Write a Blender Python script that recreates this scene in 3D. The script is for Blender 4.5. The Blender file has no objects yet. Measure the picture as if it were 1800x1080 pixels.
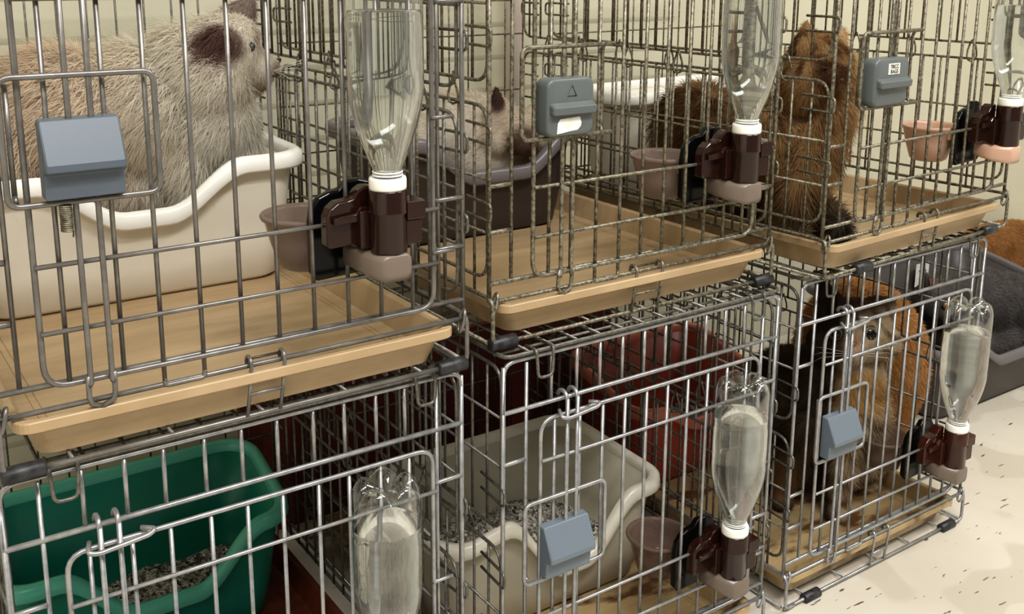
import bpy, bmesh, math, random
import numpy as np
from mathutils import Vector, Matrix
random.seed(7); RNG = np.random.default_rng(11)
SC = bpy.context.scene
COL = SC.collection
PI = math.pi

# ------------------------------------------------------------------ materials
def srgb(r, g, b):
    f = lambda c: (c/255/12.92) if c/255 <= .04045 else ((c/255+.055)/1.055)**2.4
    return (f(r), f(g), f(b), 1)

def new_mat(name):
    m = bpy.data.materials.new(name); m.use_nodes = True
    nt = m.node_tree
    b = nt.nodes.get('Principled BSDF')
    return m, nt, b

def setp(b, **k):
    for key, v in k.items():
        key = key.replace('_', ' ')
        if key in b.inputs: b.inputs[key].default_value = v

def noise_col(nt, c1, c2, scale, detail=4, lo=.35, hi=.65, stretch=None, coord='Object', rough=.6):
    tc = nt.nodes.new('ShaderNodeTexCoord'); n = nt.nodes.new('ShaderNodeTexNoise')
    n.inputs['Scale'].default_value = scale; n.inputs['Detail'].default_value = detail; n.inputs['Roughness'].default_value = rough
    src = tc.outputs[coord]
    if stretch:
        mp = nt.nodes.new('ShaderNodeMapping'); mp.inputs['Scale'].default_value = stretch
        nt.links.new(src, mp.inputs['Vector']); src = mp.outputs[0]
    nt.links.new(src, n.inputs['Vector'])
    r = nt.nodes.new('ShaderNodeValToRGB')
    r.color_ramp.elements[0].position = lo; r.color_ramp.elements[0].color = c1
    r.color_ramp.elements[1].position = hi; r.color_ramp.elements[1].color = c2
    nt.links.new(n.outputs['Fac'], r.inputs['Fac'])
    return n, r

def bump(nt, b, src, strength=.3, dist=.001):
    bp = nt.nodes.new('ShaderNodeBump'); bp.inputs['Strength'].default_value = strength; bp.inputs['Distance'].default_value = dist
    nt.links.new(src, bp.inputs['Height']); nt.links.new(bp.outputs[0], b.inputs['Normal'])

def plain(name, c, rough=.45, metal=0., c2=None, scale=30, bumpy=0, spec=.5, coat=0., **kw):
    m, nt, b = new_mat(name)
    setp(b, Base_Color=c, Roughness=rough, Metallic=metal, Specular_IOR_Level=spec, Coat_Weight=coat, **kw)
    if c2 or bumpy:
        n, r = noise_col(nt, c, c2 or c, scale)
        nt.links.new(r.outputs[0], b.inputs['Base Color'])
        if bumpy: bump(nt, b, n.outputs['Fac'], bumpy)
    return m

def wire_mat(name, c1, c2, rust, metal, rough, bumpy, scale):
    m, nt, b = new_mat(name)
    n, r = noise_col(nt, c1, c2, scale, 6, .38, .62)
    n2, r2 = noise_col(nt, (0, 0, 0, 1), (1, 1, 1, 1), 14, 5, .70, .76)
    mix = nt.nodes.new('ShaderNodeMix'); mix.data_type = 'RGBA'
    nt.links.new(r2.outputs[0], mix.inputs[0]); nt.links.new(r.outputs[0], mix.inputs[6]); mix.inputs[7].default_value = rust
    nt.links.new(mix.outputs[2], b.inputs['Base Color'])
    setp(b, Metallic=metal, Roughness=rough)
    if bumpy: bump(nt, b, n.outputs['Fac'], bumpy, .0008)
    return m

M = {}
RUST = srgb(120, 72, 40)
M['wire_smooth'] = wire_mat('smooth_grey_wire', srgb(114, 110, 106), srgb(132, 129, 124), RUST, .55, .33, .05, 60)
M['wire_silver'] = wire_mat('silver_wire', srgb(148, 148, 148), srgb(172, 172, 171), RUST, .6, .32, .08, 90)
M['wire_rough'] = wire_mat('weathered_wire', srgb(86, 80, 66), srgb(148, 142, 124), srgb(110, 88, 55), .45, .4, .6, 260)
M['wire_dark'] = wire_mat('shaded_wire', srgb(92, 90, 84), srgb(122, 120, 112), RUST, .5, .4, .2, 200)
M['rubber'] = plain('black_rubber', srgb(24, 24, 26), .45, c2=srgb(58, 58, 60), scale=120, bumpy=.3)
M['latch_blue'] = plain('blue_grey_plastic', srgb(108, 118, 127), .42)
M['latch_slate'] = plain('slate_grey_plastic', srgb(86, 95, 104), .4)
M['latch_grey'] = plain('dark_grey_plastic', srgb(95, 101, 100), .36)
M['sticker'] = plain('white_sticker', srgb(236, 235, 228), .6, c2=srgb(214, 212, 200), scale=60)
M['ink'] = plain('black_ink', srgb(40, 40, 44), .6)
M['emboss'] = plain('emboss_shade', srgb(78, 88, 92), .4)
M['brown'] = plain('brown_glossy_plastic', srgb(40, 19, 13), .14, spec=.5)
M['brown_red'] = plain('reddish_brown_plastic', srgb(58, 27, 17), .16, spec=.5)
M['black'] = plain('black_plastic', srgb(14, 13, 13), .22, spec=.3)
M['white'] = plain('white_plastic', srgb(240, 238, 230), .35)
def translucent(name, c, trans, rough):
    m, nt, b = new_mat(name); setp(b, Base_Color=c, Roughness=rough, Transmission_Weight=trans, IOR=1.2, Specular_IOR_Level=.6)
    return m
M['bowl_grey'] = translucent('smoky_bowl', srgb(160, 142, 130), .5, .12)
M['bowl_dark'] = translucent('dark_smoky_bowl', srgb(150, 128, 116), .6, .1)
M['bowl_pink'] = plain('pink_beige_bowl', srgb(194, 158, 136), .3)
M['nub_grey'] = plain('grey_beige_reservoir', srgb(116, 103, 92), .3)

def tray_mat(name, c1, c2, stain=None):
    m, nt, b = new_mat(name)
    n, r = noise_col(nt, c1, c2, 7, 4, .4, .62, stretch=(.8, 5, 1))
    out = r.outputs[0]
    if stain:
        n2, r2 = noise_col(nt, (0, 0, 0, 1), (1, 1, 1, 1), 9, 5, .5, .6, stretch=(1, 2.5, 1))
        mix = nt.nodes.new('ShaderNodeMix'); mix.data_type = 'RGBA'
        nt.links.new(r2.outputs[0], mix.inputs[0]); nt.links.new(out, mix.inputs[6]); mix.inputs[7].default_value = stain
        out = mix.outputs[2]
    nt.links.new(out, b.inputs['Base Color']); setp(b, Roughness=.36)
    return m
M['tray'] = tray_mat('tan_tray', srgb(168, 144, 110), srgb(184, 160, 126))
M['tray_wet'] = tray_mat('stained_tray', srgb(172, 148, 108), srgb(188, 165, 124), srgb(104, 74, 46))
M['tray_dark'] = tray_mat('dark_brown_tray', srgb(84, 42, 26), srgb(104, 54, 32))

# bottle shell: thin clear plastic, no bending of light; water: refracting body
def shell_mat():
    m, nt, b = new_mat('clear_bottle_plastic'); nt.nodes.remove(b)
    out = nt.nodes['Material Output']
    t = nt.nodes.new('ShaderNodeBsdfTransparent'); t.inputs[0].default_value = (.93, .94, .93, 1)
    g = nt.nodes.new('ShaderNodeBsdfGlossy'); g.inputs['Roughness'].default_value = .06; g.inputs[0].default_value = (1, 1, 1, 1)
    lw = nt.nodes.new('ShaderNodeLayerWeight'); lw.inputs['Blend'].default_value = .28
    mr = nt.nodes.new('ShaderNodeMapRange'); mr.inputs['To Min'].default_value = .05; mr.inputs['To Max'].default_value = .75
    nt.links.new(lw.outputs['Facing'], mr.inputs['Value'])
    mx = nt.nodes.new('ShaderNodeMixShader')
    nt.links.new(mr.outputs[0], mx.inputs[0]); nt.links.new(t.outputs[0], mx.inputs[1]); nt.links.new(g.outputs[0], mx.inputs[2])
    nt.links.new(mx.outputs[0], out.inputs['Surface'])
    return m
M['shell'] = shell_mat()
def water_mat():
    m, nt, b = new_mat('water'); setp(b, Base_Color=(.93, .95, .95, 1), Roughness=.0, Transmission_Weight=1., IOR=1.3)
    return m
M['water'] = water_mat()
M['box_white'] = plain('white_box_plastic', srgb(222, 215, 198), .38, c2=srgb(228, 222, 207), scale=5)
M['rim_white'] = plain('white_rim_plastic', srgb(238, 236, 228), .3)
M['box_dark'] = plain('dark_brown_box_plastic', srgb(66, 56, 50), .45, c2=srgb(58, 49, 44), scale=6)
M['rim_grey'] = plain('grey_rim_plastic', srgb(112, 106, 106), .3)
M['box_teal'] = plain('teal_box_plastic', srgb(22, 120, 100), .35, c2=srgb(30, 130, 110), scale=5)
M['rim_teal'] = plain('pale_teal_rim_plastic', srgb(90, 174, 152), .3)
M['box_beige'] = plain('beige_box_plastic', srgb(190, 184, 165), .4, c2=srgb(182, 176, 157), scale=5)
M['rim_beige'] = plain('pale_beige_rim_plastic', srgb(214, 209, 193), .3)
M['box_red'] = plain('terracotta_box_plastic', srgb(176, 84, 66), .38, c2=srgb(166, 74, 57), scale=5)
M['rim_red'] = plain('terracotta_rim_plastic', srgb(204, 122, 102), .3)
M['box_grey'] = plain('grey_brown_box_plastic', srgb(66, 60, 58), .45, c2=srgb(60, 54, 53), scale=6)
M['rim_lgrey'] = plain('light_grey_rim_plastic', srgb(98, 94, 96), .35)
M['maroon'] = plain('maroon_board', srgb(122, 58, 46), .7, c2=srgb(100, 46, 37), scale=4)
M['pipe'] = plain('off_white_pipe', srgb(228, 214, 200), .4)

def grain_mat(name, cols, scale):
    m, nt, b = new_mat(name)
    tc = nt.nodes.new('ShaderNodeTexCoord'); v = nt.nodes.new('ShaderNodeTexVoronoi'); v.inputs['Scale'].default_value = scale
    nt.links.new(tc.outputs['Object'], v.inputs['Vector'])
    r = nt.nodes.new('ShaderNodeValToRGB'); r.color_ramp.elements[0].color = cols[0]; r.color_ramp.elements[1].color = cols[1]
    r.color_ramp.elements[0].position = .2; r.color_ramp.elements[1].position = .8
    nt.links.new(v.outputs['Color'], r.inputs['Fac']); nt.links.new(r.outputs[0], b.inputs['Base Color']); setp(b, Roughness=.9)
    bump(nt, b, v.outputs['Distance'], .8, .003)
    return m
M['litter'] = grain_mat('grey_pellets', (srgb(84, 80, 72), srgb(226, 220, 206)), 210)

def attr_mat(name, rough=.75, sheen=.3):
    m, nt, b = new_mat(name)
    a = nt.nodes.new('ShaderNodeAttribute'); a.attribute_name = 'Col'
    nt.links.new(a.outputs['Color'], b.inputs['Base Color']); setp(b, Roughness=rough, Sheen_Weight=sheen, Specular_IOR_Level=.25)
    return m
def fur_mat():
    m, nt, b = new_mat('cat_fur')
    a = nt.nodes.new('ShaderNodeAttribute'); a.attribute_name = 'Col'
    nt.links.new(a.outputs['Color'], b.inputs['Base Color']); setp(b, Roughness=.8, Specular_IOR_Level=.15, Sheen_Weight=.8, Sheen_Roughness=.5); nt.links.new(a.outputs['Color'], b.inputs['Sheen Tint'])
    t = nt.nodes.new('ShaderNodeBsdfTranslucent'); nt.links.new(a.outputs['Color'], t.inputs[0])
    mx = nt.nodes.new('ShaderNodeMixShader'); mx.inputs[0].default_value = .55
    nt.links.new(b.outputs[0], mx.inputs[1]); nt.links.new(t.outputs[0], mx.inputs[2]); nt.links.new(mx.outputs[0], nt.nodes['Material Output'].inputs['Surface'])
    return m
M['fur'] = fur_mat()

def wall_mat():
    m, nt, b = new_mat('cream_wall')
    tc = nt.nodes.new('ShaderNodeTexCoord'); sp = nt.nodes.new('ShaderNodeSeparateXYZ'); nt.links.new(tc.outputs['Object'], sp.inputs[0])
    # horizontal siding grooves, on the stretch behind the first cages only
    w = nt.nodes.new('ShaderNodeMath'); w.operation = 'MULTIPLY'; w.inputs[1].default_value = 1/.058; nt.links.new(sp.outputs['Z'], w.inputs[0])
    fr = nt.nodes.new('ShaderNodeMath'); fr.operation = 'FRACT'; nt.links.new(w.outputs[0], fr.inputs[0])
    gr = nt.nodes.new('ShaderNodeMapRange'); gr.inputs['From Min'].default_value = .0; gr.inputs['From Max'].default_value = .16; nt.links.new(fr.outputs[0], gr.inputs['Value'])
    xm = nt.nodes.new('ShaderNodeMapRange'); xm.inputs['From Min'].default_value = 1.28; xm.inputs['From Max'].default_value = 1.30; nt.links.new(sp.outputs['X'], xm.inputs['Value'])
    mx = nt.nodes.new('ShaderNodeMath'); mx.operation = 'MAXIMUM'; nt.links.new(gr.outputs[0], mx.inputs[0]); nt.links.new(xm.outputs[0], mx.inputs[1])
    n, r = noise_col(nt, srgb(200, 195, 172), srgb(209, 204, 181), 3, 3, .35, .65)
    mix = nt.nodes.new('ShaderNodeMix'); mix.data_type = 'RGBA'; mix.inputs[6].default_value = srgb(180, 175, 150)
    nt.links.new(mx.outputs[0], mix.inputs[0]); nt.links.new(r.outputs[0], mix.inputs[7])
    nt.links.new(mix.outputs[2], b.inputs['Base Color']); setp(b, Roughness=.55)
    bump(nt, b, mx.outputs[0], .6, .003)
    return m
M['wall'] = wall_mat()
def floor_mat():
    m, nt, b = new_mat('cream_floor')
    n, r = noise_col(nt, srgb(196, 188, 172), srgb(208, 201, 187), 2.2, 5, .38, .62)
    n2, r2 = noise_col(nt, (0, 0, 0, 1), (1, 1, 1, 1), 46, 2, .675, .70, stretch=(.5, 2.4, 1))
    # larger, slightly darker patches mixed into the floor colour
    n3, r3 = noise_col(nt, (0, 0, 0, 1), (1, 1, 1, 1), 5.5, 1, .56, .58)
    m1 = nt.nodes.new('ShaderNodeMix'); m1.data_type = 'RGBA'; m1.inputs[7].default_value = srgb(180, 171, 154)
    mm = nt.nodes.new('ShaderNodeMath'); mm.operation = 'MULTIPLY'; mm.inputs[1].default_value = .5; nt.links.new(r3.outputs[0], mm.inputs[0])
    nt.links.new(mm.outputs[0], m1.inputs[0]); nt.links.new(r.outputs[0], m1.inputs[6])
    m2 = nt.nodes.new('ShaderNodeMix'); m2.data_type = 'RGBA'; m2.inputs[7].default_value = srgb(96, 86, 74)
    nt.links.new(r2.outputs[0], m2.inputs[0]); nt.links.new(m1.outputs[2], m2.inputs[6])
    nt.links.new(m2.outputs[2], b.inputs['Base Color']); setp(b, Roughness=.42)
    return m
M['floor'] = floor_mat()
M['ceiling'] = plain('white_ceiling', srgb(232, 230, 222), .8)

# ------------------------------------------------------------------ mesh builder
class MB:
    def __init__(s): s.v = []; s.f = []; s.sm = []
    def add(s, vs, fs, smooth=True):
        o = len(s.v); s.v += [tuple(v) for v in vs]; s.f += [tuple(i+o for i in f) for f in fs]; s.sm += [smooth]*len(fs)
    def tube(s, pts, r, n=6, closed=False, caps=True):
        P = [Vector(p) for p in pts]
        P = [p for i, p in enumerate(P) if i == 0 or (p-P[i-1]).length > 1e-7]
        k = len(P)
        T = []
        for i in range(k):
            if closed: t = (P[(i+1) % k]-P[i]).normalized()+(P[i]-P[i-1]).normalized()
            elif i == 0: t = P[1]-P[0]
            elif i == k-1: t = P[-1]-P[-2]
            else: t = (P[i+1]-P[i]).normalized()+(P[i]-P[i-1]).normalized()
            T.append(t.normalized())
        a = Vector((0, 0, 1)) if abs(T[0].z) < .9 else Vector((1, 0, 0))
        N = (a-T[0]*a.dot(T[0])).normalized()
        rings = []; rr = r if hasattr(r, '__len__') else [r]*k
        for i in range(k):
            N = (N-T[i]*N.dot(T[i])).normalized(); B = T[i].cross(N)
            rings.append([P[i]+(N*math.cos(2*PI*j/n)+B*math.sin(2*PI*j/n))*rr[i] for j in range(n)])
        vs = [v for g in rings for v in g]; fs = []
        for i in range(k if closed else k-1):
            i2 = (i+1) % k
            for j in range(n):
                j2 = (j+1) % n
                fs.append((i*n+j, i*n+j2, i2*n+j2, i2*n+j))
        if not closed and caps:
            fs.append(tuple(range(n-1, -1, -1))); fs.append(tuple((k-1)*n+j for j in range(n)))
        s.add(vs, fs)
    def lathe(s, prof, c, n=32, mod=None, axis='z'):
        vs = []; fs = []; k = len(prof)
        for i, (r, z) in enumerate(prof):
            for j in range(n):
                a = 2*PI*j/n; q = r if mod is None else mod(r, z, a)
                rr, zz = (q, z) if not isinstance(q, tuple) else q
                vs.append((c[0]+rr*math.cos(a), c[1]+rr*math.sin(a), c[2]+zz))
        for i in range(k-1):
            for j in range(n):
                j2 = (j+1) % n; fs.append((i*n+j, i*n+j2, (i+1)*n+j2, (i+1)*n+j))
        s.add(vs, fs)
    def loft(s, rings, cap0=True, cap1=True, smooth=True):
        n = len(rings[0]); vs = [v for g in rings for v in g]; fs = []
        for i in range(len(rings)-1):
            for j in range(n):
                j2 = (j+1) % n; fs.append((i*n+j, i*n+j2, (i+1)*n+j2, (i+1)*n+j))
        if cap0: fs.append(tuple(range(n-1, -1, -1)))
        if cap1: fs.append(tuple((len(rings)-1)*n+j for j in range(n)))
        s.add(vs, fs, smooth)
    def prism(s, poly, axis, a, b, bev=.0015, smooth=False):
        """poly extruded along an axis from a to b, ends slightly inset (a soft edge)"""
        cx = sum(p[0] for p in poly)/len(poly); cy = sum(p[1] for p in poly)/len(poly)
        def ring(t, ins):
            out = []
            for u, w in poly:
                d = math.hypot(u-cx, w-cy) or 1
                uu, ww = u-(u-cx)/d*ins, w-(w-cy)/d*ins
                out.append({'x': (t, uu, ww), 'y': (uu, t, ww), 'z': (uu, ww, t)}[axis])
            return out
        sg = 1 if b > a else -1
        s.loft([ring(a, bev), ring(a+sg*bev, 0), ring(b-sg*bev, 0), ring(b, bev)], smooth=smooth)
    def box(s, x0, x1, y0, y1, z0, z1, bev=.001):
        s.prism([(x0, y0), (x1, y0), (x1, y1), (x0, y1)], 'z', z0, z1, bev)
    def build(s, name, mat, parent=None, off=(0, 0, 0), bevel=0):
        me = bpy.data.meshes.new(name)
        me.from_pydata([(v[0]-off[0], v[1]-off[1], v[2]-off[2]) for v in s.v], [], s.f)
        me.polygons.foreach_set('use_smooth', s.sm)
        bm = bmesh.new(); bm.from_mesh(me); bmesh.ops.recalc_face_normals(bm, faces=bm.faces[:]); bm.to_mesh(me); bm.free()
        me.materials.append(mat); me.update()
        o = bpy.data.objects.new(name, me); COL.objects.link(o)
        if parent: o.parent = parent
        if bevel:
            bv = o.modifiers.new('Bevel', 'BEVEL'); bv.width = bevel; bv.segments = 3; bv.limit_method = 'ANGLE'; bv.angle_limit = math.radians(35)
            bv.harden_normals = False
        return o

def fillet(pts, r, closed=False, seg=5):
    P = [Vector(p) for p in pts]; k = len(P); out = []
    for i in range(k):
        if not closed and i in (0, k-1): out.append(P[i]); continue
        a = P[i-1]; b = P[i]; c = P[(i+1) % k]
        d1 = (a-b); d2 = (c-b); rr = min(r, d1.length*.49, d2.length*.49)
        p1 = b+d1.normalized()*rr; p2 = b+d2.normalized()*rr
        for t in range(seg+1):
            u = t/seg; out.append(p1*(1-u)**2+b*2*u*(1-u)+p2*u*u)
    return out

def rrect2(x0, x1, y0, y1, r, seg=6):
    out = []
    for cx, cy, a0 in ((x1-r, y1-r, 0), (x0+r, y1-r, PI/2), (x0+r, y0+r, PI), (x1-r, y0+r, 1.5*PI)):
        for t in range(seg+1):
            a = a0+PI/2*t/seg; out.append((cx+r*math.cos(a), cy+r*math.sin(a)))
    return out

def empty(name, loc, rz=0, label=None, cat=None, group=None, kind=None):
    o = bpy.data.objects.new(name, None); COL.objects.link(o); o.location = loc; o.rotation_euler = (0, 0, rz); o.empty_display_size = .05
    return tag(o, label, cat, group, kind)
def tag(o, label=None, cat=None, group=None, kind=None):
    if label: o['label'] = label
    if cat: o['category'] = cat
    if group: o['group'] = group
    if kind: o['kind'] = kind
    return o
def text(name, body, size, loc, parent, mat, rot=(PI/2, 0, 0)):
    c = bpy.data.curves.new(name, 'FONT'); c.body = body; c.size = size; c.align_x = 'CENTER'; c.align_y = 'CENTER'; c.extrude = .0001
    c.materials.append(mat)
    t = bpy.data.objects.new(name, c); COL.objects.link(t)
    me = bpy.data.meshes.new_from_object(t.evaluated_get(bpy.context.evaluated_depsgraph_get()))
    bpy.data.objects.remove(t); bpy.data.curves.remove(c)
    o = bpy.data.objects.new(name, me); COL.objects.link(o); o.location = loc; o.rotation_euler = rot; o.parent = parent
    return o

# ------------------------------------------------------------------ cages
ZU, ZL, D = .5275, .05, .53
CAGES = {
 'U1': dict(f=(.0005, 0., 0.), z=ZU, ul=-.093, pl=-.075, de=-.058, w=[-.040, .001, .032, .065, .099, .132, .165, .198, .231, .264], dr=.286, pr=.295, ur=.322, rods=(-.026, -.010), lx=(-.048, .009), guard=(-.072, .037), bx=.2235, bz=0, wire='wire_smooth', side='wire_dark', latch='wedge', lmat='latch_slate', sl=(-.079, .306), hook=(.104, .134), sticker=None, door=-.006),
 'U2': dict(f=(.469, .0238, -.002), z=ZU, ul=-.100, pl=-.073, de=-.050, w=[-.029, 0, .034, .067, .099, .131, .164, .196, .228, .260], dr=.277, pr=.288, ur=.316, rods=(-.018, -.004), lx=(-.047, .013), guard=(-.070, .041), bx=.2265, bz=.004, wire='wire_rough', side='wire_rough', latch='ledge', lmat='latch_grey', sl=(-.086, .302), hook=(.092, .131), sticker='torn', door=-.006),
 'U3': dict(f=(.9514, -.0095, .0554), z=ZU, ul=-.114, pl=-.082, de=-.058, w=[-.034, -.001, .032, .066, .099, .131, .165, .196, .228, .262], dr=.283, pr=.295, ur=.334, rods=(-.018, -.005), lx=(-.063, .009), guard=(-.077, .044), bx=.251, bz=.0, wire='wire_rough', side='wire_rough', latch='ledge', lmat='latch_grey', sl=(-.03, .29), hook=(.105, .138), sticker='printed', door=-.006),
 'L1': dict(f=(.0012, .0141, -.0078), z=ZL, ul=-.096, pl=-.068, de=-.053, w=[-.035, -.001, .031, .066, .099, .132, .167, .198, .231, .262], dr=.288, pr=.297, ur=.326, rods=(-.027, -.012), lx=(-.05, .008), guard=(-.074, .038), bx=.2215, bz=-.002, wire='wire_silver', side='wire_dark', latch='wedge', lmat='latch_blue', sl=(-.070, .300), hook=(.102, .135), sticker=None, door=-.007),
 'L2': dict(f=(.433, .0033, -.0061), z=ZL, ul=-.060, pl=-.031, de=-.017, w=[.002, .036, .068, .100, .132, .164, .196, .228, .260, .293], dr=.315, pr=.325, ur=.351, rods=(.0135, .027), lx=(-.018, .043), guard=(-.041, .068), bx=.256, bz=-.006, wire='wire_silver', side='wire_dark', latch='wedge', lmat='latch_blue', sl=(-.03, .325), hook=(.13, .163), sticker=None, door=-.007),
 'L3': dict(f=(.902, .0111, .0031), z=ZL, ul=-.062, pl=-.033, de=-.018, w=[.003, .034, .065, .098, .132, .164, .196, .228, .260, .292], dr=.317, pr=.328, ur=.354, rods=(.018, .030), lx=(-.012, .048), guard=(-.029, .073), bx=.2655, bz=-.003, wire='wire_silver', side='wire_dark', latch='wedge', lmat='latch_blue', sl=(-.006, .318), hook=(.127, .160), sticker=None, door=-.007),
}
def F(c, x, y, z=0.):
    """cage coordinates -> world"""
    d = CAGES[c]; ox, oy, th = d['f']
    return Vector((ox+x*math.cos(th)-y*math.sin(th), oy+x*math.sin(th)+y*math.cos(th), z+d['z']))

LAB = {
 'U1': 'upper wire cage holding the cream longhair cat in the white litter box',
 'U2': 'upper wire cage holding the pale cat lying in the dark brown litter box',
 'U3': 'upper wire cage holding the golden brown longhair cat, at the end of the row',
 'L1': 'lower wire cage with the teal litter box, under the cream longhair cat',
 'L2': 'lower wire cage with the beige litter box, in the middle of the bottom row',
 'L3': 'lower wire cage with the tabby kitten, standing on the open floor at the end',
}
def build_cage(k):
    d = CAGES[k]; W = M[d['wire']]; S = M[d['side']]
    ul, pl, de, dr, pr, ur = (d[n] for n in ('ul', 'pl', 'de', 'dr', 'pr', 'ur'))
    off = ((ul+ur)/2, D/2, -.0475)
    root = empty('wire_cage', F(k, *off), d['f'][2], LAB[k], 'pet cage', 'stacked wire pet cages')
    T, TOP = .361, .412
    # front panel
    m = MB(); r1, r2 = .0024, .0020
    for x in (ul, ur): m.tube([(x, 0, .0), (x, 0, TOP)], r1, 8)
    for x in (pl, pr): m.tube([(x, 0, .0186), (x, 0, TOP)], r2, 7)
    for z in (.0186, T): m.tube([(ul, 0, z), (ur, 0, z)], .0026, 8)
    m.tube(fillet([(ul, 0, T), (ul, 0, TOP+.004), (ur, 0, TOP+.004), (ur, 0, T)], .015), r1, 8)
    for z in (.0727, .1203, .304):
        m.tube([(ul, -.001, z), (pl-.002, -.001, z)], r1, 7); m.tube([(pr-.004, -.001, z), (ur, -.001, z)], r1, 7)
    for x in d['w'] + [d['w'][-1]+.03]:
        if x < pr-.005: m.tube([(x, .001, T), (x, .001, TOP+.002)], r2, 6)
    m.build('front_panel', W, root, off)
    # tray gate
    m = MB(); m.tube([(ul-.001, -.003, 0), (ur+.001, -.003, 0)], r1, 8)
    for x in (ul+.004, ur-.004):
        m.tube([(x+.006*math.cos(a)*.5, -.004+.004*math.sin(a), -.002+.011*math.cos(a)) for a in np.linspace(0, 2*PI, 13)[:-1]], .0018, 6, closed=True)
    m.build('tray_gate', W, root, off)
    h0, h1 = d['hook']; m = MB()
    for x in (h0, h1):
        m.tube([(x, .002, -.001)]+[(x, -.003+.006*math.sin(a), .002+.006*math.cos(a)) for a in np.linspace(PI*.5, -PI*.5, 7)]+[(x-.002, -.008, -.02), (x-.005, -.007, -.044)], .0018, 6)
    m.tube([(h0-.003, -.009, -.024), (h1-.003, -.009, -.024)], .0018, 6); m.tube([(h0, .002, .004), (h1, .002, .004)], .0012, 5)
    m.build('gate_hook', W, root, off)
    # door
    yd = d['door']; m = MB(); zb, zt = .0185, .346
    m.tube(fillet([(de, yd, zb), (dr, yd, zb), (dr, yd, zt), (de, yd, zt)], .018, True), r1, 8, closed=True)
    for i, x in enumerate(d['w']):
        lo = zb if i not in (2, 3) else .0
        m.tube([(x, yd+.001, lo+(.004 if i in (2, 3) else -.001)), (x, yd+.001, zt)], r2, 7)
    a, b = d['w'][2], d['w'][3]
    m.tube(fillet([(a, yd+.001, .006), (a, yd+.001, -.0005), (b, yd+.001, -.0005), (b, yd+.001, .006)], .005), r2, 7)
    for z in (.0626, .1149, .3005 if k[0] == 'L' else .312):
        m.tube([(de, yd-.003, z), (dr+.004, yd-.003, z)], r2, 7)
    for z in (.0727, .2):
        m.tube([(dr-.002, yd-.002, z), (pr+.012, yd-.002, z)], r2, 7)
    m.build('door', W, root, off)
    # latch: plastic block, guard loop and two rods
    x0, x1 = d['lx']; m = MB()
    if d['latch'] == 'wedge':
        poly = [(-.006, .1665), (-.021, .1665), (-.0225, .1855), (-.031, .1885), (-.031, .194), (-.016, .225), (-.006, .226)]
        m.prism(poly, 'x', x0, x1, .0015)
        lt = m.build('latch', M[d['lmat']], root, off, bevel=.0018)
    else:
        ring = lambda y, ins: [(p[0], y, p[1]) for p in rrect2(x0+ins, x1-ins, .167+ins, .226-ins, .009)]
        m.loft([ring(-.004, 0), ring(-.021, 0), ring(-.0235, .0012), ring(-.0245, .004)])
        m.prism([(-.022, .189), (-.031, .190), (-.032, .198), (-.022, .203)], 'x', x0+.003, x1-.001, .002)
        lt = m.build('latch', M[d['lmat']], root, off, bevel=.001)
    xc = (x0+x1)/2
    if d['sticker'] == 'torn':
        t = MB(); poly = [(xc-.018, .1705), (xc-.012, .171), (xc-.003, .1722), (xc+.008, .173), (xc+.012, .1765), (xc+.013, .180), (xc+.011, .1865), (xc-.014, .1855), (xc-.017, .181)]
        t.prism(poly, 'y', -.0244, -.0250, .0001); s_ = t.build('sticker', M['sticker'], lt, off); s_['label'] = 'torn white sticker'
        t = MB(); q = .0007
        a_, b_, c_ = (xc-.005, -.0247, .208), (xc+.006, -.0247, .208), (xc+.0005, -.0247, .219)
        t.tube([a_, b_, c_], q, 5, closed=True); t.build('triangle_mark', M['emboss'], lt, off)
    if d['sticker'] == 'printed':
        t = MB(); t.box(xc-.011, xc+.013, -.0252, -.0244, .206, .2195, .0001); s_ = t.build('sticker', M['sticker'], lt, off); s_['label'] = 'white printed sticker'
        for body, z in (('7BICC', .2155), ('BAGS', .2095)):
            text('sticker_lettering', body, .0068, (xc+.001-off[0], -.0255-off[1], z-off[2]), lt, M['ink'])
    g0, g1 = d['guard']; m = MB(); yg = -.013
    if d['latch'] == 'wedge': m.tube(fillet([(g0, yg, .163), (g1, yg, .163), (g1, yg, .257), (g0, yg, .257)], .009, True), r1, 8, closed=True)
    else:
        m.tube(fillet([(g1+.004, yg, .165), (g0, yg, .165), (g0, yg, .257), (g1+.006, yg, .257)], .009), r1, 8)
        m.tube(fillet([(g1-.006, yg+.003, .255), (g1-.004, yd, .25), (g1-.004, yd, .17), (g1-.006, yg+.003, .166)], .004), r2, 7)
    m.tube(fillet([(g0+.006, yd, .17), (g0+.006, yg+.002, .166)], .002), r2, 6); m.tube([(g0+.006, yd, .168), (g0+.006, yd, .252)], r2, 6)
    m.build('latch_guard', W, root, off)
    for i, x in enumerate(d['rods']):
        m = MB(); ya = yd-.0062
        q = d['rods'][1-i]; mid = (x+q)/2; sgn = 1 if x < mid else -1
        m.tube([(x, ya, T+.004), (x, ya, .226), (x, ya, .03), (x, ya, .018), (x-.001*sgn, ya, .016)], .0023, 8)
        hk = [(x-.0018*sgn, ya, .024), (x-.0018*sgn, ya+.002, .006), (x-.0005*sgn, ya+.002, .0), (mid, ya+.002, -.0035)]
        m.tube(hk, .0022, 7)
        # hook over the rail above the door
        m.tube([(x, ya+.0002, T-.004)]+[(x, -.004-.0085*math.cos(a), T+.002+.0085*math.sin(a)) for a in np.linspace(0, PI*.95, 9)], .0023, 7)
        m.build('latch_rod', W, root, off)
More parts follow.
